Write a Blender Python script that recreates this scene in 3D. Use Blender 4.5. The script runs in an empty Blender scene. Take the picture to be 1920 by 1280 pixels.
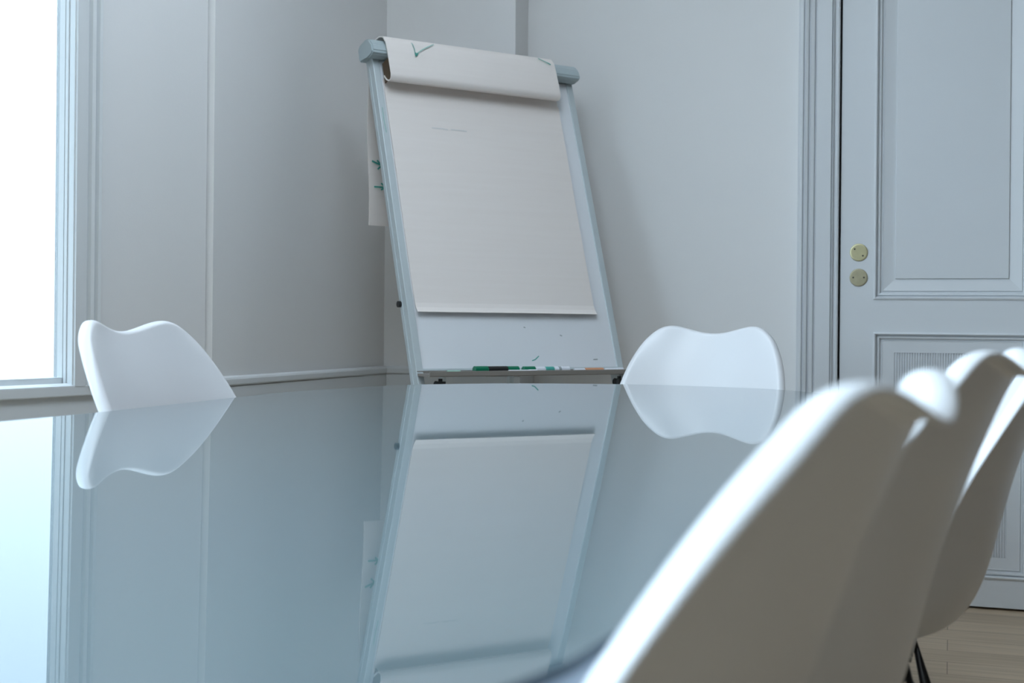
import bpy, bmesh, math, random
from mathutils import Vector, Matrix
PI = math.pi
S = bpy.context.scene
C = S.collection

# ------------------------------------------------------------------ camera, light, exposure
FPX, HC, ROLL, YH = 2500.0, 0.86, 0.0095, 611.0      # focal length in px, camera height, roll, horizon row
cd = bpy.data.cameras.new('camera'); cam = bpy.data.objects.new('camera', cd); C.objects.link(cam)
cam.location = (0, 0, HC)
cam.rotation_euler = (PI/2, -ROLL, 0)
cd.sensor_width = 36; cd.lens = FPX*36/1920
cd.shift_y = -(640-YH)/1920
cd.clip_start = 0.05
cd.dof.use_dof = True; cd.dof.focus_distance = 3.1; cd.dof.aperture_fstop = 5.6
S.camera = cam
S.view_settings.view_transform = 'Standard'; S.view_settings.look = 'None'
S.view_settings.gamma = 1; S.view_settings.use_curve_mapping = False
S.view_settings.exposure = 0.63
S.cycles.use_denoising = True
S.cycles.max_bounces = 10; S.cycles.diffuse_bounces = 6
w = bpy.data.worlds.new('sky'); S.world = w; w.use_nodes = True
nt = w.node_tree; nt.nodes.clear()
SKY_STRENGTH = 11.5
o_ = nt.nodes.new('ShaderNodeOutputWorld'); bg = nt.nodes.new('ShaderNodeBackground')
tc = nt.nodes.new('ShaderNodeTexCoord'); sp = nt.nodes.new('ShaderNodeSeparateXYZ')
cr = nt.nodes.new('ShaderNodeValToRGB')
cr.color_ramp.elements[0].position = 0.0; cr.color_ramp.elements[0].color = (0.10, 0.11, 0.11, 1)
cr.color_ramp.elements[1].position = 1.0; cr.color_ramp.elements[1].color = (0.98, 1.30, 1.62, 1)
e = cr.color_ramp.elements.new(0.44); e.color = (0.40, 0.47, 0.52, 1)
e = cr.color_ramp.elements.new(0.53); e.color = (0.56, 0.70, 0.84, 1)
mr = nt.nodes.new('ShaderNodeMapRange'); mr.inputs['From Min'].default_value = -1
nt.links.new(tc.outputs['Generated'], sp.inputs[0]); nt.links.new(sp.outputs['Z'], mr.inputs['Value'])
nt.links.new(mr.outputs[0], cr.inputs[0]); nt.links.new(cr.outputs[0], bg.inputs['Color'])
bg.inputs['Strength'].default_value = SKY_STRENGTH
nt.links.new(bg.outputs[0], o_.inputs['Surface'])

# ------------------------------------------------------------------ materials
def new_mat(name):
    m = bpy.data.materials.new(name); m.use_nodes = True
    return m, m.node_tree.nodes['Principled BSDF'], m.node_tree
def pm(name, col, rough=0.5, metal=0, noise=0.0, nscale=30, bump=0.0, bscale=200, ior=1.5, coat=0, spec=None):
    m, p, t = new_mat(name)
    p.inputs['Base Color'].default_value = (*col, 1); p.inputs['Roughness'].default_value = rough
    p.inputs['Metallic'].default_value = metal; p.inputs['IOR'].default_value = ior
    p.inputs['Coat Weight'].default_value = coat
    if spec is not None: p.inputs['Specular IOR Level'].default_value = spec
    c = t.nodes.new('ShaderNodeTexCoord')
    if noise:
        n = t.nodes.new('ShaderNodeTexNoise'); n.inputs['Scale'].default_value = nscale; n.inputs['Detail'].default_value = 4
        t.links.new(c.outputs['Object'], n.inputs['Vector'])
        mx = t.nodes.new('ShaderNodeMix'); mx.data_type = 'RGBA'
        mx.inputs['A'].default_value = (*[v*(1-noise) for v in col], 1); mx.inputs['B'].default_value = (*[min(1, v*(1+noise)) for v in col], 1)
        t.links.new(n.outputs['Fac'], mx.inputs['Factor']); t.links.new(mx.outputs['Result'], p.inputs['Base Color'])
    if bump:
        n = t.nodes.new('ShaderNodeTexNoise'); n.inputs['Scale'].default_value = bscale
        t.links.new(c.outputs['Object'], n.inputs['Vector'])
        b = t.nodes.new('ShaderNodeBump'); b.inputs['Strength'].default_value = bump; b.inputs['Distance'].default_value = 0.002
        t.links.new(n.outputs['Fac'], b.inputs['Height']); t.links.new(b.outputs[0], p.inputs['Normal'])
    return m
M = {}
M['wall'] = pm('wall_paint', (.77, .765, .76), .75, noise=.012, nscale=2, bump=.08, bscale=260)
M['wallfar'] = pm('bounce_absorbing_wall', (.055, .042, .038), .7, noise=.04, nscale=3)  # unseen walls darkened to keep bounce light off the chair backs
M['trim'] = pm('trim_paint', (.68, .70, .71), .42, noise=.01, nscale=5)
M['door'] = pm('door_paint', (.66, .68, .70), .40, noise=.012, nscale=4)
M['ceil'] = pm('ceiling_paint', (.82, .82, .81), .8, noise=.01, nscale=3)
M['chair'] = pm('white_plastic', (.71, .71, .725), .32, noise=.004, nscale=8)
M['black'] = pm('black_steel', (.012, .010, .010), .35, metal=.2, noise=.1, nscale=40)
M['blackp'] = pm('black_plastic', (.010, .010, .010), .45, noise=.1, nscale=40)
M['gapshade'] = pm('gap_shade', (.006, .012, .014), .8, noise=.1)  # near-black colour standing in for shade inside the door gap
M['brass'] = pm('aged_brass', (.55, .50, .30), .35, metal=.65, noise=.12, nscale=60)
M['brassd'] = pm('dull_brass', (.40, .36, .24), .45, metal=.55, noise=.15, nscale=60)
M['alu'] = pm('pale_grey_metal', (.56, .62, .64), .40, metal=.15, noise=.02, nscale=30)
M['clip'] = pm('grey_plastic', (.42, .49, .51), .45, noise=.02, nscale=30)
M['board'] = pm('whiteboard_enamel', (.78, .80, .83), .22, noise=.006, nscale=12)
M['tray'] = pm('warm_grey_plastic', (.25, .228, .205), .5, noise=.03, nscale=30)
M['green'] = pm('green_plastic', (.0, .16, .08), .35, noise=.05, nscale=30)
M['greenl'] = pm('pale_green_plastic', (.25, .50, .38), .4, noise=.05, nscale=30)
M['whitep'] = pm('white_marker_plastic', (.75, .77, .82), .35, noise=.01, nscale=30)
M['orange'] = pm('faded_orange', (.70, .32, .17), .45, noise=.05, nscale=30)
M['ink'] = pm('green_ink', (.06, .36, .30), .6, noise=.25, nscale=90)
M['inkp'] = pm('pale_green_ink', (.28, .50, .46), .6, noise=.2, nscale=90)
M['inkg'] = pm('grey_ink', (.33, .36, .37), .6, noise=.2, nscale=90)
M['brown'] = pm('dark_brown_sheet', (.09, .055, .03), .8, noise=.1, nscale=60)
M['edge'] = pm('dark_glass_edge', (.012, .035, .055), .5, noise=.08, nscale=20)
M['under'] = pm('table_frame_paint', (.34, .40, .47), .4, metal=.2, noise=.03, nscale=20)

def paper_mat():
    m, p, t = new_mat('flipchart_paper')
    p.inputs['Roughness'].default_value = .85
    c = t.nodes.new('ShaderNodeTexCoord'); mp = t.nodes.new('ShaderNodeMapping')
    mp.inputs['Scale'].default_value = (1.5, 1.5, 38)
    n = t.nodes.new('ShaderNodeTexNoise'); n.inputs['Scale'].default_value = 2.4; n.inputs['Detail'].default_value = 3
    t.links.new(c.outputs['Object'], mp.inputs[0]); t.links.new(mp.outputs[0], n.inputs['Vector'])
    mx = t.nodes.new('ShaderNodeMix'); mx.data_type = 'RGBA'
    mx.inputs['A'].default_value = (.80, .735, .695, 1); mx.inputs['B'].default_value = (.84, .78, .745, 1)
    t.links.new(n.outputs['Fac'], mx.inputs['Factor']); t.links.new(mx.outputs['Result'], p.inputs['Base Color'])
    return m
M['paper'] = paper_mat()

def table_mat():
    m, p, t = new_mat('back_painted_glass')
    p.inputs['Base Color'].default_value = (.40, .53, .55, 1)
    p.inputs['Roughness'].default_value = .015; p.inputs['IOR'].default_value = 2.0
    c = t.nodes.new('ShaderNodeTexCoord')
    n = t.nodes.new('ShaderNodeTexNoise'); n.inputs['Scale'].default_value = 1.5
    t.links.new(c.outputs['Object'], n.inputs['Vector'])
    mx = t.nodes.new('ShaderNodeMix'); mx.data_type = 'RGBA'
    mx.inputs['A'].default_value = (.108, .150, .165, 1); mx.inputs['B'].default_value = (.111, .153, .168, 1)
    t.links.new(n.outputs['Fac'], mx.inputs['Factor']); t.links.new(mx.outputs['Result'], p.inputs['Base Color'])
    return m
M['glass_top'] = table_mat()

def pane_mat(name='window_glass', col=(.97, .985, .98, 1)):
    m = bpy.data.materials.new(name); m.use_nodes = True; t = m.node_tree; t.nodes.clear()
    o = t.nodes.new('ShaderNodeOutputMaterial'); mx = t.nodes.new('ShaderNodeMixShader')
    a = t.nodes.new('ShaderNodeBsdfTransparent'); b = t.nodes.new('ShaderNodeBsdfGlossy')
    a.inputs[0].default_value = col; b.inputs['Roughness'].default_value = .02
    mx.inputs[0].default_value = .05
    t.links.new(a.outputs[0], mx.inputs[1]); t.links.new(b.outputs[0], mx.inputs[2]); t.links.new(mx.outputs[0], o.inputs[0])
    return m
M['pane'] = pane_mat()
M['dimpane'] = pane_mat('added_dimming_glass', (.37, .38, .38, 1))  # tint added to dim the daylight through the first window

def floor_mat():
    m, p, t = new_mat('oak_planks')
    L = t.links.new
    c = t.nodes.new('ShaderNodeTexCoord'); mp = t.nodes.new('ShaderNodeMapping')
    mp.inputs['Rotation'].default_value = (0, 0, math.radians(18.2))
    L(c.outputs['Object'], mp.inputs[0])
    br = t.nodes.new('ShaderNodeTexBrick'); br.offset = .37
    br.inputs['Color1'].default_value = (.44, .335, .225, 1); br.inputs['Color2'].default_value = (.55, .43, .30, 1)
    br.inputs['Mortar'].default_value = (.20, .14, .09, 1); br.inputs['Scale'].default_value = 1
    br.inputs['Mortar Size'].default_value = .0012; br.inputs['Brick Width'].default_value = 1.9; br.inputs['Row Height'].default_value = .13
    L(mp.outputs[0], br.inputs['Vector'])
    m2 = t.nodes.new('ShaderNodeMapping'); m2.inputs['Scale'].default_value = (1.2, 22, 1); L(mp.outputs[0], m2.inputs[0])
    n = t.nodes.new('ShaderNodeTexNoise'); n.inputs['Scale'].default_value = 2; n.inputs['Detail'].default_value = 6; L(m2.outputs[0], n.inputs['Vector'])
    mx = t.nodes.new('ShaderNodeMix'); mx.data_type = 'RGBA'; mx.blend_type = 'MULTIPLY'; mx.inputs['Factor'].default_value = .6
    rp = t.nodes.new('ShaderNodeValToRGB'); rp.color_ramp.elements[0].color = (.62, .58, .54, 1); rp.color_ramp.elements[1].color = (1.1, 1.08, 1.06, 1)
    rp.color_ramp.elements[0].position = .3; rp.color_ramp.elements[1].position = .7
    L(n.outputs['Fac'], rp.inputs[0]); L(br.outputs['Color'], mx.inputs['A']); L(rp.outputs[0], mx.inputs['B'])
    L(mx.outputs['Result'], p.inputs['Base Color']); p.inputs['Roughness'].default_value = .42
    return m
M['floor'] = floor_mat()

# ------------------------------------------------------------------ helpers
def obj(name, bm, mat, parent=None, smooth=False, mats=None):
    me = bpy.data.meshes.new(name); bmesh.ops.recalc_face_normals(bm, faces=bm.faces) if smooth != 'keep' else None
    bm.to_mesh(me); bm.free()
    for mm in (mats or [mat]): me.materials.append(mm)
    if smooth and smooth != 'keep':
        for p in me.polygons: p.use_smooth = True
    o = bpy.data.objects.new(name, me); C.objects.link(o)
    if parent: o.parent = parent
    return o
def thing(name, label, cat, loc=(0, 0, 0), rz=0, group=None):
    o = bpy.data.objects.new(name, None); o.empty_display_size = .1; C.objects.link(o)
    o.location = loc; o.rotation_euler = (0, 0, rz)
    o['label'] = label; o['category'] = cat
    if group: o['group'] = group
    return o
def tag(o, label, cat, group=None):
    o['label'] = label; o['category'] = cat
    if group: o['group'] = group
    return o
def struct(o, label=None):
    o['kind'] = 'structure'
    if label: o['label'] = label
    return o
I4 = Matrix.Identity(4)
def box(bm, x0, x1, y0, y1, z0, z1, m=I4, bev=0):
    vs = [bm.verts.new(m @ Vector((x, y, z))) for x in (x0, x1) for y in (y0, y1) for z in (z0, z1)]
    fs = []
    for q in ((0, 1, 3, 2), (4, 6, 7, 5), (0, 4, 5, 1), (2, 3, 7, 6), (0, 2, 6, 4), (1, 5, 7, 3)):
        fs.append(bm.faces.new([vs[i] for i in q]))
    if bev:
        es = list({e for f in fs for e in f.edges})
        bmesh.ops.bevel(bm, geom=es, offset=bev, segments=2, profile=.6, affect='EDGES')
def tube(bm, pts, r, n=10, m=I4, cap=True):
    pts = [m @ Vector(p) for p in pts]; rings = []
    rr = r if isinstance(r, (list, tuple)) else [r]*len(pts)
    up = None
    for i, p in enumerate(pts):
        d = (pts[min(i+1, len(pts)-1)]-pts[max(i-1, 0)]).normalized()
        if up is None: up = d.orthogonal().normalized()
        up = (up - d*up.dot(d)).normalized(); s = d.cross(up)
        rings.append([bm.verts.new(p+(up*math.cos(a)+s*math.sin(a))*rr[i]) for a in [2*PI*k/n for k in range(n)]])
    for a, b in zip(rings, rings[1:]):
        for k in range(n): bm.faces.new((a[k], a[(k+1) % n], b[(k+1) % n], b[k]))
    if cap: bm.faces.new(rings[0][::-1]); bm.faces.new(rings[-1])
def prism(bm, prof, x0, x1, m=I4):
    """prof: closed list of (y,z), extruded along x"""
    a = [bm.verts.new(m @ Vector((x0, y, z))) for y, z in prof]; b = [bm.verts.new(m @ Vector((x1, y, z))) for y, z in prof]
    n = len(prof)
    for i in range(n): bm.faces.new((a[i], a[(i+1) % n], b[(i+1) % n], b[i]))
    bm.faces.new(a[::-1]); bm.faces.new(b)
def vprism(bm, prof, z0, z1, m=I4):
    """prof: closed list of (x,y), extruded along z"""
    a = [bm.verts.new(m @ Vector((x, y, z0))) for x, y in prof]; b = [bm.verts.new(m @ Vector((x, y, z1))) for x, y in prof]
    n = len(prof)
    for i in range(n): bm.faces.new((a[i], a[(i+1) % n], b[(i+1) % n], b[i]))
    bm.faces.new(a[::-1]); bm.faces.new(b)
def frame(ox, oy, dx, dy, nx, ny):
    """x = along the wall, y = out into the room, z = up"""
    return Matrix(((dx, nx, 0, ox), (dy, ny, 0, oy), (0, 0, 1, 0), (0, 0, 0, 1)))

# ------------------------------------------------------------------ room shell (the room is turned and splayed against the camera)
ZC = 3.3
DC = Vector((.95, -.312)).normalized()
NC = Vector((DC.y, -DC.x))                                         # (-.312,-.95): into the room
P0 = Vector((1.107, 4.226))                                        # a point of the back wall plane, t = 0
FC = frame(P0.x, P0.y, DC.x, DC.y, NC.x, NC.y)
DB = Vector((.297, .955)).normalized(); NB = Vector((DB.y, -DB.x))  # side wall beside the corner
DA = Vector((.459, .889)).normalized(); NA = Vector((DA.y, -DA.x))  # window wall
def tC(X, Y): return (Vector((X, Y))-P0).dot(DC)
STEP = .15
CORNER = Vector((-.437, 4.586))
KINK = Vector((-.790, 3.490))
FB = frame(CORNER.x, CORNER.y, DB.x, DB.y, NB.x, NB.y)              # t = 0 at corner, negative to the viewer
FA = frame(KINK.x, KINK.y, DA.x, DA.y, NA.x, NA.y)                  # t = 0 at the kink
LB = (KINK-CORNER).length

# floor and ceiling
AEND = -7.4
E1 = P0+DC*2.4; E2 = E1-DB*7.6; E3 = KINK+DA*AEND
plan = [CORNER-DC*.2-NC*.15, P0+DC*2.6-NC*.2, E2+DB*0+DC*.2-DB*.2, E3-DA*.2-NA*.1, KINK-NA*.1]
bm = bmesh.new(); vprism(bm, plan, -.08, 0); struct(obj('floor', bm, M['floor']))
bm = bmesh.new(); vprism(bm, plan, ZC, ZC+.1); struct(obj('ceiling', bm, M['ceil']))

# back wall with a door opening
TCOR = tC(CORNER.x, CORNER.y); TPIER = tC(.035, 4.58)
DOOR0, DOOR1, DOORH = .058-.002, .058+.724, 2.25
DT0, DT1, DH = -.072, .612, 2.20        # door opening along the back wall
bm = bmesh.new()
box(bm, TPIER-.02, DT0-.03, -.22, 0, 0, ZC, FC); box(bm, DT1+.03, 2.5, -.22, 0, 0, ZC, FC)
box(bm, DT0-.03, DT1+.03, -.22, 0, DH+.03, ZC, FC)
struct(obj('wall_back', bm, M['wall']))
# the pier in the corner, standing forward of the back wall
bm = bmesh.new(); TP = TPIER+.012
sc_ = (CORNER-P0).dot(NC)
box(bm, TCOR-.15, TP, -.22, sc_, 0, ZC, FC)
struct(obj('wall_pier', bm, M['wall']))
# side wall with its slightly proud boarding strip
bm = bmesh.new()
box(bm, -LB-.0, .12, -.12, -.003, 0, ZC, FB); box(bm, -LB-.012, -.969, -.06, .002, 0, ZC, FB)
struct(obj('wall_side', bm, M['wall']))
# window wall
WZ0, WZ1 = .712, 3.05
WIN = [(-1.86, -.49), (-3.85, -2.30), (-5.85, -4.30)]
bm = bmesh.new(); AEND = -7.4
edges = [-.020]
for a, b in WIN: edges += [b, a]
edges.append(AEND)
for i in range(0, len(edges), 2): box(bm, edges[i+1], edges[i], -.045, 0, 0, ZC, FA)
for a, b in WIN:
    box(bm, a, b, -.045, 0, 0, WZ0-.03, FA); box(bm, a, b, -.045, 0, WZ1, ZC, FA)
struct(obj('wall_window', bm, M['wall']))
def wallseg(name, a, b, mat):
    d = (b-a).normalized(); n = Vector((d.y, -d.x)); F = frame(a.x, a.y, d.x, d.y, n.x, n.y)
    bm = bmesh.new(); box(bm, -.2, (b-a).length+.2, -.22, 0, 0, ZC, F); struct(obj(name, bm, M[mat])); return F
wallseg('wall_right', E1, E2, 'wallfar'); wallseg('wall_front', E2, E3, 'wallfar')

# windows: sash in a moulded casing
def window(n, a, b):
    z0, z1 = WZ0, WZ1
    bm = bmesh.new()      # moulded casing round the opening, profile as (distance from opening, height off the wall)
    prof = [(0, -.03), (0, .020), (.032, .020), (.034, .014), (.040, .014), (.042, .024), (.050, .027), (.052, .019), (.058, .019),
            (.061, .028), (.068, .030), (.074, .024), (.078, .010), (.080, 0)]
    for sgn, x0 in ((1, b), (-1, a)):
        pr = [(x0+sgn*q, s) for q, s in prof]
        vprism(bm, pr, z0, z1+.08, FA)
    hp = [(s, z1+q) for q, s in prof]
    prism(bm, hp, a-.0, b+.0, FA)
    root = struct(obj('window_%d' % n, bm, M['trim']))
    bm = bmesh.new()
    f = .0025
    box(bm, b-f, b+.02, -.044, -.018, z0, z1+.02, FA); box(bm, a-.02, a+f, -.044, -.018, z0, z1+.02, FA)
    box(bm, a, b, -.044, -.018, z0, z0+.020, FA); box(bm, a, b, -.044, -.018, z1-.012, z1+.02, FA)
    c = (a+b)/2; box(bm, c-.03, c+.03, -.044, -.016, z0, z1, FA)
    for x in (c-.045, c+.045): box(bm, x-.015, x+.015, -.043, -.022, z0, z1, FA)
    obj('window_frame', bm, M['trim'], root)
    bm = bmesh.new()      # grooved lining of the opening
    for x0, x1 in ((b-.0035, b+.004), (a-.004, a+.0035)):
        box(bm, x0, x1, -.014, -.006, z0, z1, FA); box(bm, x0, x1, -.001, .014, z0, z1, FA)
    obj('lining', bm, M['trim'], root)
    bm = bmesh.new(); box(bm, a, b, -.038, -.034, z0, z1, FA); obj('window_pane', bm, M['dimpane' if n == 1 else 'pane'], root)
    bm = bmesh.new(); box(bm, a-.08, b+.08, -.044, .019, z0-.022, z0+.0028, FA, bev=.003); obj('window_sill', bm, M['trim'], root)
    return root
for i, (a, b) in enumerate(WIN): window(i+1, a, b)

# window openings as sampling portals for the daylight (they emit nothing themselves)
for a, b in WIN:
    ld = bpy.data.lights.new('daylight_portal', 'AREA'); ld.shape = 'RECTANGLE'; ld.size = b-a; ld.size_y = WZ1-WZ0; ld.cycles.is_portal = True
    lo = bpy.data.objects.new('daylight_portal', ld); C.objects.link(lo)
    lo.matrix_world = FA @ Matrix.Translation(((a+b)/2, -.050, (WZ0+WZ1)/2)) @ Matrix.Rotation(-PI/2, 4, 'X').inverted()

# added fill lights out of view above the table, to brighten the walls
def emit_mat(name, col, strength):
    m = bpy.data.materials.new(name); m.use_nodes = True; p = m.node_tree.nodes['Principled BSDF']
    p.inputs['Base Color'].default_value = (.8, .8, .8, 1); p.inputs['Emission Color'].default_value = (*col, 1); p.inputs['Emission Strength'].default_value = strength
    return m
FILL_DOWN = emit_mat('fill_light_diffuser', (.77, .90, 1.03), 5.0)
FILL_UP = emit_mat('fill_light_upper_diffuser', (.77, .90, 1.03), 3.6)
for lx, ly, lab in ((-.10, 2.55, 'added unseen fill light above the far end of the table'), (-.45, 1.25, 'added unseen fill light above the near half of the table')):
    th_ = thing('added_fill_light', lab, 'light', (lx, ly, 2.68), -.25, 'added fill lights above the table')
    bm = bmesh.new()
    for q in ((-.33, -.30, -.63, .63), (.30, .33, -.63, .63), (-.30, .30, -.63, -.60), (-.30, .30, .60, .63)): box(bm, *q, -.06, 0)
    box(bm, -.33, .33, -.63, .63, 0, .01)
    obj('housing', bm, M['trim'], th_)
    bm = bmesh.new(); box(bm, -.30, .30, -.60, .60, -.055, -.045); obj('diffuser', bm, FILL_DOWN, th_)
    bm = bmesh.new(); box(bm, -.28, .28, -.58, .58, .011, .014); obj('upper_diffuser', bm, FILL_UP, th_)
    for cy in (-.5, .5):
        bm = bmesh.new(); tube(bm, [(0, cy, .01), (0, cy, ZC-2.68)], .002, 8); obj('cable', bm, M['black'], th_)

# dado: panelling below the rail on window wall, side wall and pier
RZ0, RZ1 = .6935, .7155
def dado(nm, F, x0, x1, s0=0.0, ext=0):
    bm = bmesh.new()
    box(bm, x0, x1, s0, s0+.009, .09, RZ0-.002, F)
    prism(bm, [(s0, RZ0), (s0+.011, RZ0), (s0+.013, RZ0+.004), (s0+.013, RZ1-.005), (s0+.010, RZ1), (s0, RZ1+.004)], x0, x1, F)
    struct(obj(nm, bm, M['trim']))
    bm = bmesh.new(); box(bm, x0, x1, s0, s0+.022, 0, .09, F); box(bm, x0, x1, s0, s0+.016, .09, .105, F)
    return bm
struct(obj('baseboard_window', dado('trim_1', FA, AEND, -.02), M['trim']))
struct(obj('baseboard_side', dado('trim_2', FB, -LB-.012, .0, .002), M['trim']))
bmx = dado('trim_3', FC, TCOR-.0, TP+.03, sc_)
struct(obj('baseboard_pier', bmx, M['trim']))
bm = bmesh.new(); box(bm, TP, TP+.03, 0, sc_, .0, RZ1, FC); struct(obj('trim_4', bm, M['trim']))
bm = bmesh.new(); box(bm, TP+.03, -.205, 0, .022, 0, .12, FC); box(bm, DT1+.14, 2.4, 0, .022, 0, .12, FC); struct(obj('baseboard_back', bm, M['trim']))

# door casing
bm = bmesh.new()
prof = [(0, -.05), (0, .012), (.004, .014), (.007, .014), (.008, .006), (.016, .006), (.017, .016), (.020, .018), (.022, .012), (.024, .020),
        (.070, .022), (.072, .014), (.0745, .014), (.077, .024), (.088, .026), (.090, .017), (.093, .017), (.096, .028), (.104, .030),
        (.106, .020), (.109, .020), (.112, .030), (.120, .030), (.126, .024), (.129, .008), (.129, 0)]
for sgn, x0 in ((-1, DT0-.001), (1, DT1+.001)):
    vprism(bm, [(x0+sgn*q, s) for q, s in prof], 0, DH+.129, FC)
prism(bm, [(s, DH+q) for q, s in prof], DT0, DT1, FC)
struct(obj('trim_5', bm, M['door']))
bm = bmesh.new(); box(bm, DT0-.03, DT1+.03, -.21, -.06, 0, DH+.03, FC); struct(obj('door_gap_shade', bm, M['gapshade']))   # black block behind the leaf, painting the shade of the gap

# door leaf with moulded panels
def rect_loft(bm, x0, x1, z0, z1, prof, F, fill=True):
    prev = None
    for q, s in prof:
        ring = [bm.verts.new(F @ Vector((x, s, z))) for x, z in ((x0+q, z0+q), (x1-q, z0+q), (x1-q, z1-q), (x0+q, z1-q))]
        if prev:
            for k in range(4): bm.faces.new((prev[k], prev[(k+1) % 4], ring[(k+1) % 4], ring[k]))
        prev = ring
    if fill: bm.faces.new(prev)
    return prev
L0, L1, LZ0, LZ1 = -.0665, .606, .008, DH-.004
sf = -.004
px0, px1 = .036, .504
pz = [(.096, .852), (.955, 2.08)]
bm = bmesh.new()
xs = [L0, px0, px1, L1]; zs = [LZ0, pz[0][0], pz[0][1], pz[1][0], pz[1][1], LZ1]
for (x0, x1) in ((L0, px0), (px1, L1)): box(bm, x0, x1, -.045, sf, LZ0, LZ1, FC)
for (z0, z1) in ((LZ0, pz[0][0]), (pz[0][1], pz[1][0]), (pz[1][1], LZ1)): box(bm, px0, px1, -.045, sf, z0, z1, FC)
box(bm, px0, px1, -.045, -.030, LZ0+.02, LZ1-.02, FC)
door = struct(obj('door_1', bm, M['door']))
mould = [(0, sf), (0, sf+.004), (.005, sf+.006), (.008, sf+.004), (.009, sf-.008), (.0125, sf-.008), (.014, sf-.002), (.019, sf-.003),
         (.021, sf-.012), (.025, sf-.013), (.0275, sf-.008), (.030, sf-.009)]
bm = bmesh.new()
rect_loft(bm, px0, px1, *pz[1], mould+[(.060, sf-.015), (.0655, sf-.016), (.0665, sf-.010)], FC)
obj('panel', bm, M['door'], door)
bm = bmesh.new()
ring = rect_loft(bm, px0, px1, *pz[0], mould+[(.0645, sf-.010)], FC, fill=False)
fx0, fx1, fz0, fz1 = px0+.0645, px1-.0645, pz[0][0]+.0645, pz[0][1]-.0545
nr = 44; pts = []
for k in range(nr):
    w_ = (fx1-fx0)/nr; a = fx0+k*w_
    pts += [(a, -.010), (a+.25*w_, -.0145), (a+.5*w_, -.0145), (a+.75*w_, -.010)]
pts.append((fx1, -.010))
va = [bm.verts.new(FC @ Vector((x, sf+s, fz0))) for x, s in pts]; vb = [bm.verts.new(FC @ Vector((x, sf+s, fz1))) for x, s in pts]
for i in range(len(pts)-1): bm.faces.new((va[i], va[i+1], vb[i+1], vb[i]))
bm.faces.new([bm.verts.new(FC @ Vector(q)) for q in ((fx0, sf-.010, fz1), (fx1, sf-.010, fz1), (fx1, sf-.010, pz[0][1]-.0645), (fx0, sf-.010, pz[0][1]-.0645))]) if fz1 < pz[0][1]-.0645 else None
bm.faces.new([bm.verts.new(FC @ Vector(q)) for q in ((fx0, sf-.015, fz0-.004), (fx1, sf-.015, fz0-.004), (fx1, sf-.015, fz1+.004), (fx0, sf-.015, fz1+.004))])
obj('panel', bm, M['door'], door)
for (z, mat, ang, lab) in ((1.1038, 'brass', -40, 'bright brass'), (1.0242, 'brassd', 0, 'dull brass')):
    bm = bmesh.new()
    Fp = FC @ Matrix.Translation((-.0098, sf, z))
    n = 40; rings = []
    for r, s in ((.0278, 0), (.0280, .0022), (.0268, .0036), (.0240, .0040)):
        rings.append([bm.verts.new(Fp @ Vector((r*math.cos(2*PI*k/n), s, r*math.sin(2*PI*k/n)))) for k in range(n)])
    for a, b in zip(rings, rings[1:]):
        for k in range(n): bm.faces.new((a[k], a[(k+1) % n], b[(k+1) % n], b[k]))
    bm.faces.new(rings[-1])
    es = obj('lock_cover', bm, M[mat], door); es['label'] = lab+' round lock cover'
    for sg in (-1, 1):
        bm = bmesh.new(); a = math.radians(ang); cx, cz = sg*.0165*math.cos(a), sg*.0165*math.sin(a)
        tube(bm, [(cx, .0035, cz), (cx, .0046, cz)], .0027, 12, Fp)
        obj('screw', bm, M['blackp'], es)

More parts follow.
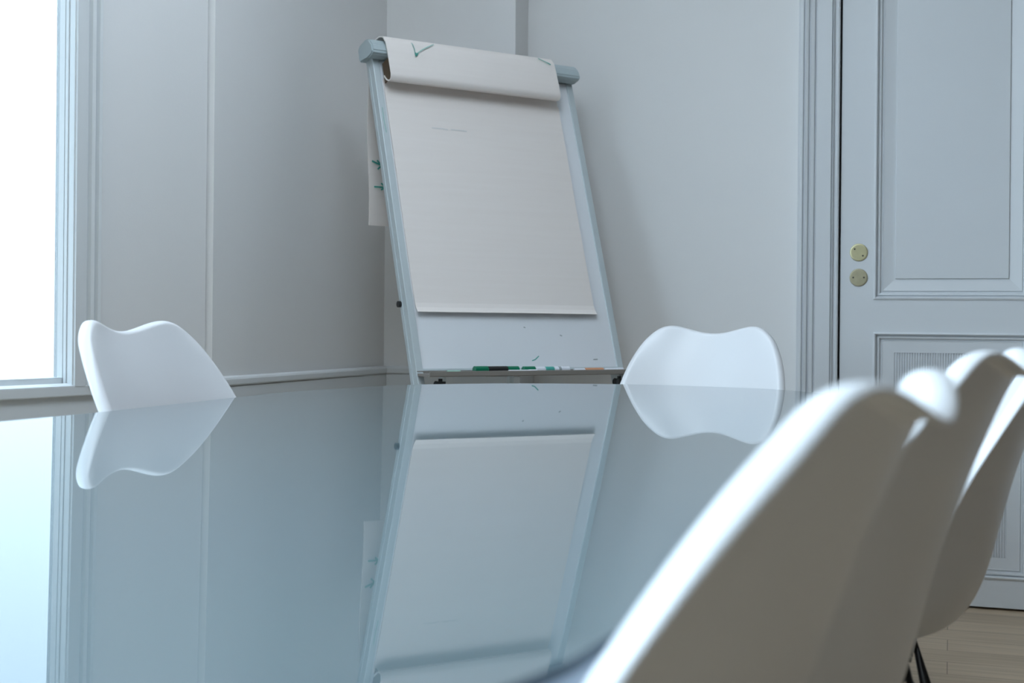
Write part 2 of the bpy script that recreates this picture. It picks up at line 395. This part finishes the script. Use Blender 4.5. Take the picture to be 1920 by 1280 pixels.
# ------------------------------------------------------------------ chairs
def shell_mesh(name):
    rows = [  # y, z, half width, curl, power
        (.232, .412, .170, .000), (.224, .428, .196, .006), (.190, .436, .210, .014), (.120, .432, .222, .030), (.030, .418, .228, .052),
        (-.060, .410, .231, .082), (-.130, .420, .231, .108), (-.178, .455, .228, .116), (-.203, .510, .224, .108), (-.220, .580, .210, .076),
        (-.236, .650, .207, .066), (-.256, .715, .200, .053), (-.276, .770, .186, .045), (-.294, .815, .169, .040), (-.305, .842, .155, .037)]
    n = 12; bm = bmesh.new(); G = []
    cen = [Vector((0, r[0], r[1])) for r in rows]
    for i, (y, z, W, c) in enumerate(rows):
        t = (cen[min(i+1, len(rows)-1)]-cen[max(i-1, 0)]).normalized()
        N = Vector((0, t.z, -t.y))                      # inner side: up on the seat, forward on the back
        if N.y+N.z < 0: N = -N
        row = []
        for k in range(n+1):
            s = -1+2*k/n
            s = math.copysign(abs(s)**.92, s)
            p = cen[i]+Vector((s*W, 0, 0))+N*(c*abs(s)**2.3)
            g = max(0, (i-9)/5)**1.6
            wave = .0155*(.5-.5*math.cos(PI*min(1, abs(s)/.74))) - .0155 - (.030*max(0, (abs(s)-.74)/.26)**1.6)
            p.z += g*(wave+.006)
            row.append(bm.verts.new(p))
        G.append(row)
    for i in range(len(G)-1):
        for k in range(n): bm.faces.new((G[i][k], G[i][k+1], G[i+1][k+1], G[i+1][k]))
    bm.normal_update()
    # rolled lip round the whole edge
    R_, L_ = [], len(G)
    loop = [(0, k) for k in range(n+1)]+[(i, n) for i in range(1, L_)]+[(L_-1, k) for k in range(n-1, -1, -1)]+[(i, 0) for i in range(L_-2, 0, -1)]
    def nb(i, k):
        ii = min(max(i, 1), L_-2); kk = min(max(k, 1), n-1); return G[ii][kk].co
    info = []
    m_ = len(loop)
    for q, (i, k) in enumerate(loop):
        p = G[i][k].co.copy()
        a = loop[q-1]; b = loop[(q+1) % m_]
        tan = (G[b[0]][b[1]].co-G[a[0]][a[1]].co).normalized()
        inn = nb(i, k)-p; inn = (inn-tan*inn.dot(tan)).normalized()
        N = tan.cross(inn).normalized()
        # make N the inner side of the shell
        ref = Vector((0, .75, .65)) - Vector((p.x*1.2, 0, 0))
        if N.dot(ref) < 0: N = -N
        info.append((p, -inn, N))
    prev = [G[i][k] for i, k in loop]
    for (o1, n1) in ((.0045, .0005), (.0095, -.0035), (.0125, -.0105), (.0130, -.0185)):
        cur = [bm.verts.new(p+o*o1+N*n1) for p, o, N in info]
        for q in range(m_): bm.faces.new((prev[q], prev[(q+1) % m_], cur[(q+1) % m_], cur[q]))
        prev = cur
    bmesh.ops.recalc_face_normals(bm, faces=bm.faces)
    me = bpy.data.meshes.new(name); bm.to_mesh(me); bm.free(); me.materials.append(M['chair'])
    for p in me.polygons: p.use_smooth = True
    return me
def make_chair(label):
    root = thing('shell_chair', label, 'chair', group='white shell chairs around the glass table')
    sh = bpy.data.objects.new('seat_shell', shell_mesh('seat_shell')); C.objects.link(sh); sh.parent = root
    so = sh.modifiers.new('thick', 'SOLIDIFY'); so.thickness = .0045; so.offset = 0
    ss = sh.modifiers.new('smooth', 'SUBSURF'); ss.levels = ss.render_levels = 2
    for (x, y) in ((1, 1), (-1, 1), (1, -1), (-1, -1)):
        bm = bmesh.new()
        top = Vector((x*.085, y*.085-.01, .398)); ft = Vector((x*.215, y*.20-.01, .004))
        tube(bm, [top, ft], .0052, 10)
        tube(bm, [Vector((x*.030, y*.085-.01, .402)), Vector((x*.085, y*.085-.01, .398))], .0052, 8)
        g = obj('leg', bm, M['black'], root, smooth=True)
        bm = bmesh.new(); tube(bm, [ft+Vector((0, 0, -.004)), ft+Vector((0, 0, .008))], .009, 12); obj('foot_glide', bm, M['blackp'], g)
    def onleg(x, y, f): return Vector((x*(.085+.13*f), y*(.085+.115*f)-.01, .398-.394*f))
    for a, b in (((1, 1), (-1, 1)), ((1, -1), (-1, -1)), ((1, 1), (1, -1)), ((-1, 1), (-1, -1))):
        bm = bmesh.new()
        tube(bm, [onleg(*a, .06), onleg(*b, .62)], .0035, 8); tube(bm, [onleg(*b, .06), onleg(*a, .62)], .0035, 8)
        obj('cross_brace', bm, M['black'], root, smooth=True)
    for y in (.075, -.095):
        bm = bmesh.new()
        box(bm, -.095, .095, y-.011, y+.011, .394, .401, bev=.002)
        for x in (-.07, .07): tube(bm, [(x, y, .398), (x, y, .416)], .012, 14)
        obj('mounting_bracket', bm, M['black'], root)
    return root
def copy_tree(o, parent=None):
    c = o.copy(); C.objects.link(c)
    if parent: c.parent = parent
    for ch in list(o.children): copy_tree(ch, c)
    return c
proto = make_chair('white shell chair nearest the viewer, only its blurred back and rim in view')
CH = [  # x, y, facing vector, scale z, label
    (-.070, .822, (-.907, .421), .970, 'white shell chair nearest the viewer, back large and out of focus at lower right'),
    (.174, 1.335, (-.888, .460), .978, 'white shell chair between the nearest blurred chair and the one showing black legs'),
    (.503, 2.015, (-.940, .340), .985, 'white shell chair before the door showing seat underside and black wire legs'),
    (-.408, 2.325, (.954, -.300), 1.001, 'white shell chair at left side of the table in front of the window'),
    (.398, 3.262, (-.44, -.898), 1.003, 'white shell chair at far end of the table between flipchart and door'),
]
for i, (x, y, fv, sz, lab) in enumerate(CH):
    c = proto if i == 0 else copy_tree(proto)
    c.location = (x, y, 0); c.rotation_euler = (0, 0, math.atan2(fv[1], fv[0])-PI/2); c.scale = (1, 1, sz)
    c['label'] = lab

# ------------------------------------------------------------------ table
def zt(X, Y): return .712-.007*X+.5*.003*(Y-1.1)**2
ctl = [(-.7234, 1.8872), (-.6523, 2.0948), (-.5272, 2.5406), (-.4650, 2.750), (-.334, 2.9934), (-.2378, 3.135), (0.0013, 3.2768), (.2742, 3.3273),
       (.48, 3.285), (.6443, 3.1823), (.735, 2.95), (.745, 2.65), (.67, 2.20), (.485, 1.65), (.266, 1.13), (.128, .835), (.0495, .6423), (.0042, .5535),
       (-.15, .34), (-.36, .11), (-.62, -.06), (-.88, -.05), (-1.02, .20), (-1.05, .60), (-.98, 1.08), (-.86, 1.50)]
def crom(P, n=10):
    out = []; N = len(P)
    for i in range(N):
        p0, p1, p2, p3 = (Vector(P[(i+j-1) % N]) for j in range(4))
        for k in range(n):
            t = k/n
            out.append(.5*((2*p1)+(p2-p0)*t+(2*p0-5*p1+4*p2-p3)*t*t+(3*p1-p0-3*p2+p3)*t**3))
    return out
outl = crom(ctl, 10)
TCEN = Vector((-.12, 1.62))
def plate(bm, outl, dz_top, dz_bot, bev=.0015, grid=28):
    n = len(outl)
    def ring(sc, dz): return [bm.verts.new((TCEN.x+(p.x-TCEN.x)*sc, TCEN.y+(p.y-TCEN.y)*sc, zt(TCEN.x+(p.x-TCEN.x)*sc, TCEN.y+(p.y-TCEN.y)*sc)+dz)) for p in outl]
    cen = bm.verts.new((TCEN.x, TCEN.y, zt(*TCEN)+dz_top)); prev = None
    for g in range(1, grid+1):
        r = ring(g/grid-(.0012 if g == grid else 0), dz_top)
        for k in range(n):
            if prev is None: f = bm.faces.new((cen, r[k], r[(k+1) % n]))
            else: f = bm.faces.new((prev[k], r[k], r[(k+1) % n], prev[(k+1) % n]))
            f.smooth = True
        prev = r
    prev = ring(1-.0012, dz_top)      # own vertices, so the edge does not bend the mirror's shading
    low = ring(1, dz_top-bev); bot = ring(1, dz_bot)
    for a, b in ((prev, low), (low, bot)):
        for k in range(n):
            f = bm.faces.new((a[k], b[k], b[(k+1) % n], a[(k+1) % n])); f.material_index = 1
    f = bm.faces.new(bot[::-1]); f.material_index = 1
table = thing('conference_table', 'large rounded white glass-topped conference table with mirror-like surface', 'table', (TCEN.x, TCEN.y, 0))
def tobj(name, bm, mat, parent=table, **k):
    for v in bm.verts: v.co.x -= TCEN.x; v.co.y -= TCEN.y
    return obj(name, bm, mat, parent, **k)
bm = bmesh.new(); plate(bm, outl, 0, -.0065)
tobj('glass_top', bm, None, mats=[M['glass_top'], M['edge']], smooth='keep')
bm = bmesh.new()   # support board under the glass, set back a little from its edge
ib = [p+(TCEN-p).normalized()*.005 for p in outl]
ta = [bm.verts.new((p.x, p.y, zt(p.x, p.y)-.0075)) for p in ib]; tb = [bm.verts.new((p.x, p.y, zt(p.x, p.y)-.032)) for p in ib]
for k in range(len(ib)): bm.faces.new((ta[k], tb[k], tb[(k+1) % len(ib)], ta[(k+1) % len(ib)]))
bm.faces.new(ta); bm.faces.new(tb[::-1])
tobj('support_board', bm, M['under'])
ax = Vector((.25, .968)); sx = Vector((.968, -.25))
bm = bmesh.new()   # steel frame under the glass
def bar(bm, a, b, w_, z0, z1):
    d = (b-a).normalized(); s = Vector((-d.y, d.x)); F = frame(a.x, a.y, d.x, d.y, s.x, s.y); box(bm, 0, (b-a).length, -w_/2, w_/2, z0, z1, F, bev=.003)
c0 = Vector((-.15, 1.6))
q = [c0+ax*u+sx*v for u, v in ((1.15, .32), (1.15, -.32), (-1.05, -.32), (-1.05, .32))]
for i in range(4): bar(bm, q[i], q[(i+1) % 4], .05, .640, .678)
bar(bm, c0-sx*.32, c0+sx*.32, .05, .640, .678)
tobj('under_frame', bm, M['under'])
for i in range(4):
    bm = bmesh.new(); a = q[i]; tube(bm, [(a.x, a.y, .004), (a.x, a.y, .66)], .03, 24); tube(bm, [(a.x, a.y, 0), (a.x, a.y, .010)], .045, 24)
    tobj('leg', bm, M['under'], smooth=False)

# ------------------------------------------------------------------ flipchart
FX, FY, FZ, FPHI, FLAM, FL, FW = -.2597, 3.692, .733, .5644, .3095, .9637, .705
flip = thing('flipchart', 'whiteboard flipchart easel with grey top clip leaning back in the corner of the room', 'flipchart', (FX, FY, 0), FPHI)
cl, sl = math.cos(FLAM), math.sin(FLAM)
# board coordinates: x across, y behind the board face (negative in front), z up along the board, origin at lower left corner of the face
FM = Matrix.Translation((0, 0, FZ)) @ Matrix(((1, 0, 0, 0), (0, cl, sl, 0), (0, -sl, cl, 0), (0, 0, 0, 1)))
FWORLD = Matrix.Translation((FX, FY, 0)) @ Matrix.Rotation(FPHI, 4, 'Z')
bm = bmesh.new(); box(bm, .012, FW-.012, .002, .016, .006, FL-.01, FM); obj('whiteboard', bm, M['board'], flip)
for x0, x1 in ((-.006, .016), (FW-.016, FW+.006)):
    bm = bmesh.new(); box(bm, x0, x1, -.002, .040, -.745, FL+.0, FM, bev=.002)
    # groove along the outer side of the profile
    o = -.0075 if x0 < 0 else FW+.0045
    box(bm, o, o+.003, .022, .032, -.74, FL-.01, FM)
    post = obj('side_post', bm, M['alu'], flip)
    bm = bmesh.new(); box(bm, x0-.006, x1+.006, -.012, .05, -.775, -.745, FM, bev=.004); obj('foot', bm, M['blackp'], post)
bm = bmesh.new(); box(bm, .0, FW, -.0015, .018, .0, .006, FM); obj('lower_rail', bm, M['alu'], flip)
# side knob
bm = bmesh.new(); tube(bm, [(-.006, .032, .205), (-.016, .032, .205)], .009, 16, FM); obj('knob', bm, M['blackp'], flip)
# top clip bar
bm = bmesh.new()
cp = [(-.038, FL-.012), (-.046, FL-.004), (-.044, FL+.018), (-.030, FL+.040), (-.008, FL+.050), (.030, FL+.050), (.044, FL+.040), (.046, FL+.004), (.040, FL-.002), (.0, FL-.002), (-.006, FL-.012)]
prism(bm, cp, -.026, FW+.012, FM)
bmesh.ops.bevel(bm, geom=bm.edges[:], offset=.004, segments=3, affect='EDGES')
clip = obj('clip_bar', bm, M['clip'], flip)
# tray with folded front lip, underside brackets
bm = bmesh.new()
tp = [(.0, .0), (.0, -.014), (-.072, -.014), (-.078, -.012), (-.078, .000), (-.076, .001), (-.074, -.001), (-.072, -.007), (-.003, -.007), (-.003, .0)]
# tray is level: give it its own frame
TM = Matrix.Translation((0, 0, FZ))
prism(bm, tp, -.004, FW+.004, TM)
tray = obj('tray', bm, M['tray'], flip)
for x in (.045, FW-.045):
    bm = bmesh.new(); tube(bm, [(x, -.048, -.020), (x, -.048, -.030)], .006, 12, TM); tube(bm, [(x, -.048, -.028), (x, -.048, -.048)], .015, 18, TM)
    tube(bm, [(x-.012, -.04, -.036), (x+.012, -.04, -.040)], .010, 14, TM)
    obj('clamp_knob', bm, M['blackp'], flip)
# rear legs joined by a stay
for x in (.26, FW-.20):
    bm = bmesh.new(); a = FM @ Vector((x, .055, FL-.03)); b = Vector((x, a.y-.03, .012)); tube(bm, [a, b], .011, 14)
    tube(bm, [FM @ Vector((x, .02, FL-.03)), a], .009, 12)
    g = obj('rear_leg', bm, M['alu'], flip, smooth=True)
    bm = bmesh.new(); tube(bm, [b+Vector((0, 0, -.012)), b+Vector((0, 0, .02))], .016, 14); obj('foot', bm, M['blackp'], g)

# paper pad: clamped sheets in front, used pages folded over the top
pad = thing('paper_pad', 'paper pad hanging from the clip of the flipchart, used pages folded over the top', 'paper pad', (FX, FY, 0), FPHI)
PX0, PX1 = .0195, .6385
def paper_strip(bm, prof, x0, x1, nx=14, wob=0.0, th=.0012):
    """prof: (y,z) list in board coordinates; a sheet with thickness"""
    rnd = random.Random(3)
    def grid(off):
        G = []
        for i, (y, z) in enumerate(prof):
            a = Vector(prof[max(i-1, 0)]); b = Vector(prof[min(i+1, len(prof)-1)]); d = (b-a).normalized(); nn = Vector((d.y, -d.x))
            row = []
            for k in range(nx+1):
                u = k/nx; x = x0+(x1-x0)*u
                ww = wob*math.sin(u*5.1+z*7)*min(1, i/3)
                row.append(bm.verts.new(FM @ Vector((x, y+nn.x*off+ww, z+nn.y*off))))
            G.append(row)
        return G
    A, B = grid(0), grid(th)
    for G in (A, B):
        for i in range(len(G)-1):
            for k in range(nx): bm.faces.new((G[i][k], G[i][k+1], G[i+1][k+1], G[i+1][k]))
    n = len(prof)-1
    for i in range(n):
        bm.faces.new((A[i][0], A[i+1][0], B[i+1][0], B[i][0])); bm.faces.new((A[i][nx], A[i+1][nx], B[i+1][nx], B[i][nx]))
    for k in range(nx):
        bm.faces.new((A[0][k], A[0][k+1], B[0][k+1], B[0][k])); bm.faces.new((A[n][k], A[n][k+1], B[n][k+1], B[n][k]))
PZ = .1685
prof = [(-.0035, FL-.10)]+[(-.0035-.0*t, FL-.10-(FL-.10-PZ-.03)*t) for t in [i/16 for i in range(1, 17)]]+[(-.006, PZ+.016), (-.010, PZ+.006), (-.013, PZ)]
bm = bmesh.new(); paper_strip(bm, prof, PX0, PX1, wob=.0008); sheet = obj('paper_sheet', bm, M['paper'], pad, smooth=False)
bm = bmesh.new(); box(bm, PX0+.001, PX1-.001, -.0055+.003, .0015, PZ+.05, FL-.07, FM); obj('paper_stack', bm, M['paper'], pad)
def binv(y, z): z -= FZ; return (cl*y-sl*z, sl*y+cl*z)            # flipchart (y, z) -> board (y, z)
FLO = .868
prof = [(-.010, FLO+.030), (-.022, FLO+.012), (-.034, FLO+.002), (-.046, FLO+.000), (-.054, FLO+.006), (-.057, FLO+.018), (-.0565, FLO+.045), (-.055, FLO+.09),
        (-.052, FLO+.122), (-.040, FLO+.145), (-.018, FLO+.157), (.010, FLO+.160), (.038, FLO+.156), (.054, FLO+.140)]
pw = FM @ Vector((0, .058, FLO+.110))
for k in range(1, 12):
    t = k/11; prof.append(binv(pw.y+.012*t+.012*math.sin(t*5), pw.z+(1.158-pw.z)*t))
bm = bmesh.new(); paper_strip(bm, prof, .0185, .6165, th=.0035)
fold = obj('folded_pages', bm, M['paper'], pad, smooth=False)
for p in fold.data.polygons: p.use_smooth = True
fold.data.set_sharp_from_angle(angle=math.radians(45))
bm = bmesh.new(); box(bm, .021, .024, -.046, -.008, FLO+.008, FLO+.072, FM); obj('fold_side_sheet', bm, M['brown'], pad)  # dark brown sheet in the gap at the left side of the fold
def ink(name, strokes, mat, parent, y, w_=.0028, F=FM):
    """strokes: polylines in board (x, z); drawn as thin raised ink on the surface at depth y (a value or a function of z)"""
    bm = bmesh.new()
    yy = y if callable(y) else (lambda z: y)
    for st in strokes:
        pts = []
        for (a, b) in zip(st, st[1:]):
            for k in range(6): pts.append((a[0]+(b[0]-a[0])*k/6, a[1]+(b[1]-a[1])*k/6))
        pts.append(st[-1])
        L, Rr = [], []
        for i, p in enumerate(pts):
            a = Vector(pts[max(i-1, 0)]); b = Vector(pts[min(i+1, len(pts)-1)]); d = (b-a).normalized(); n = Vector((-d.y, d.x))*w_/2
            hw = w_*.5
            ring = [(p[0]+n.x, 0, p[1]+n.y), (p[0]-n.x, 0, p[1]-n.y)]
            L.append([bm.verts.new(F @ Vector((q_[0], yy(q_[2])+o, q_[2]))) for q_ in ring for o in (0, -.0004)])
        for a, b in zip(L, L[1:]):
            for i, j in ((0, 1), (1, 3), (3, 2), (2, 0)): bm.faces.new((a[i], a[j], b[j], b[i]))
        bm.faces.new((L[0][0], L[0][1], L[0][3], L[0][2])); bm.faces.new((L[-1][0], L[-1][1], L[-1][3], L[-1][2]))
    return obj(name, bm, mat, parent)
def yfold(z):
    t = z-FLO
    P = prof[4:11]
    for a, b in zip(P, P[1:]):
        if a[1] <= z <= b[1]: return a[0]+(b[0]-a[0])*(z-a[1])/(b[1]-a[1])-.0036-.0008
    return -.0615
ink('ink_mark', [[(.1075, .955), (.1085, .975), (.104, .996)], [(.1085, .955), (.135, .975), (.1825, 1.003)]], M['inkp'], fold, yfold)
ink('ink_mark', [[(.109, .950), (.1105, .962)], [(.109, .950), (.118, .961)]], M['ink'], fold, yfold, .004)
ink('ink_mark', [[(.560, 1.006), (.582, .992), (.598, .984)]], M['ink'], fold, yfold, .0036)
ink('ink_mark', [[(.309, .199), (.3125, .193), (.3165, .200)]], M['inkp'], sheet, -.0045, .003)
ink('ink_mark', [[(.160, .748), (.19, .749), (.215, .747)], [(.225, .7485), (.262, .749), (.28, .7475)]], pm('faint_ink', (.68, .665, .65), .8), sheet, -.0045, .0035)
wb = [o for o in flip.children if o.name.startswith('whiteboard')][0]
ink('ink_mark', [[(.385, .028), (.396, .031), (.411, .042)]], M['ink'], wb, .0018, .0028)
for st in ([(.374, .131), (.380, .129)], [(.499, .107), (.506, .104)], [(.606, .030), (.622, .031)]): ink('ink_mark', [st], M['inkg'], wb, .0018, .003)
ink('ink_mark', [[(.004, .80), (.0035, .76)], [(.0035, .76), (.006, .72)]], M['inkp'], wb, -.0025, .0022)
# arrows on the page hanging behind, seen past the left post
hp = [q_ for q_ in prof[-11:]]
HY = pw.y+.018
FH = Matrix.Translation((0, HY-.0175, 0))
ink('ink_mark', [[(.028, 1.352), (.060, 1.340)], [(.045, 1.355), (.060, 1.340), (.047, 1.328)]], M['ink'], fold, 0, .005, FH)
ink('ink_mark', [[(.032, 1.274), (.070, 1.274)], [(.055, 1.286), (.070, 1.274), (.055, 1.266)]], M['ink'], fold, -.008, .005, FH)

# ------------------------------------------------------------------ pens lying in the tray
TW = FWORLD @ TM
def pen(name, label, x0, x1, y, r, segs, tilt=0.0):
    """segs: (fraction from, fraction to, radius factor, material, part name)"""
    c = TW @ Vector((x0, y, -.007+r)); L = x1-x0
    root = thing(name, label, 'marker pen', c, FPHI+tilt, 'marker pens in the flipchart tray')
    for a, b, k, mat, pn in segs:
        bm = bmesh.new(); rr = r*k
        xa, xb = a*L, b*L
        tube(bm, [(xa, 0, rr-r), (xa+.0012, 0, rr-r), (xb-.0012, 0, rr-r), (xb, 0, rr-r)], [rr*.86, rr, rr, rr*.86], 20)
        obj(pn, bm, M[mat], root)
    return root
pen('marker_pen', 'thick marker with green ends and black barrel in the flipchart tray', .150, .297, -.052, .0105,
    [(0, .30, 1, 'green', 'cap'), (.30, .74, .97, 'blackp', 'barrel'), (.74, 1, .95, 'green', 'end_plug')])
pen('marker_pen', 'white marker with bright green cap in the middle of the flipchart tray', .314, .474, -.050, .0095,
    [(0, .25, 1, 'green', 'cap'), (.25, .47, .92, 'whitep', 'barrel'), (.47, .66, .93, 'ink', 'printed_band'), (.66, .76, .92, 'whitep', 'barrel_end'),
     (.76, .82, .93, 'inkg', 'printed_dot'), (.82, 1, .92, 'whitep', 'end_plug')])
pen('marker_pen', 'white marker with faded orange cap at right in the flipchart tray', .492, .596, -.052, .0065,
    [(0, .36, .92, 'whitep', 'barrel'), (.36, 1, 1, 'orange', 'cap')])
pen('marker_pen', 'short white pen at the right end of the flipchart tray', .603, .672, -.050, .0062,
    [(0, .7, .95, 'whitep', 'barrel'), (.7, 1, 1, 'whitep', 'cap')])
pen('marker_pen', 'slim white pen in front of the green-capped marker in the flipchart tray', .256, .352, -.0655, .0052,
    [(0, .7, .95, 'whitep', 'barrel'), (.7, 1, 1, 'whitep', 'cap')])
pen('marker_pen', 'slim pale green pen at the left end of the flipchart tray', .056, .148, -.0655, .0050,
    [(0, .45, 1, 'greenl', 'cap'), (.45, 1, .85, 'blackp', 'barrel')])
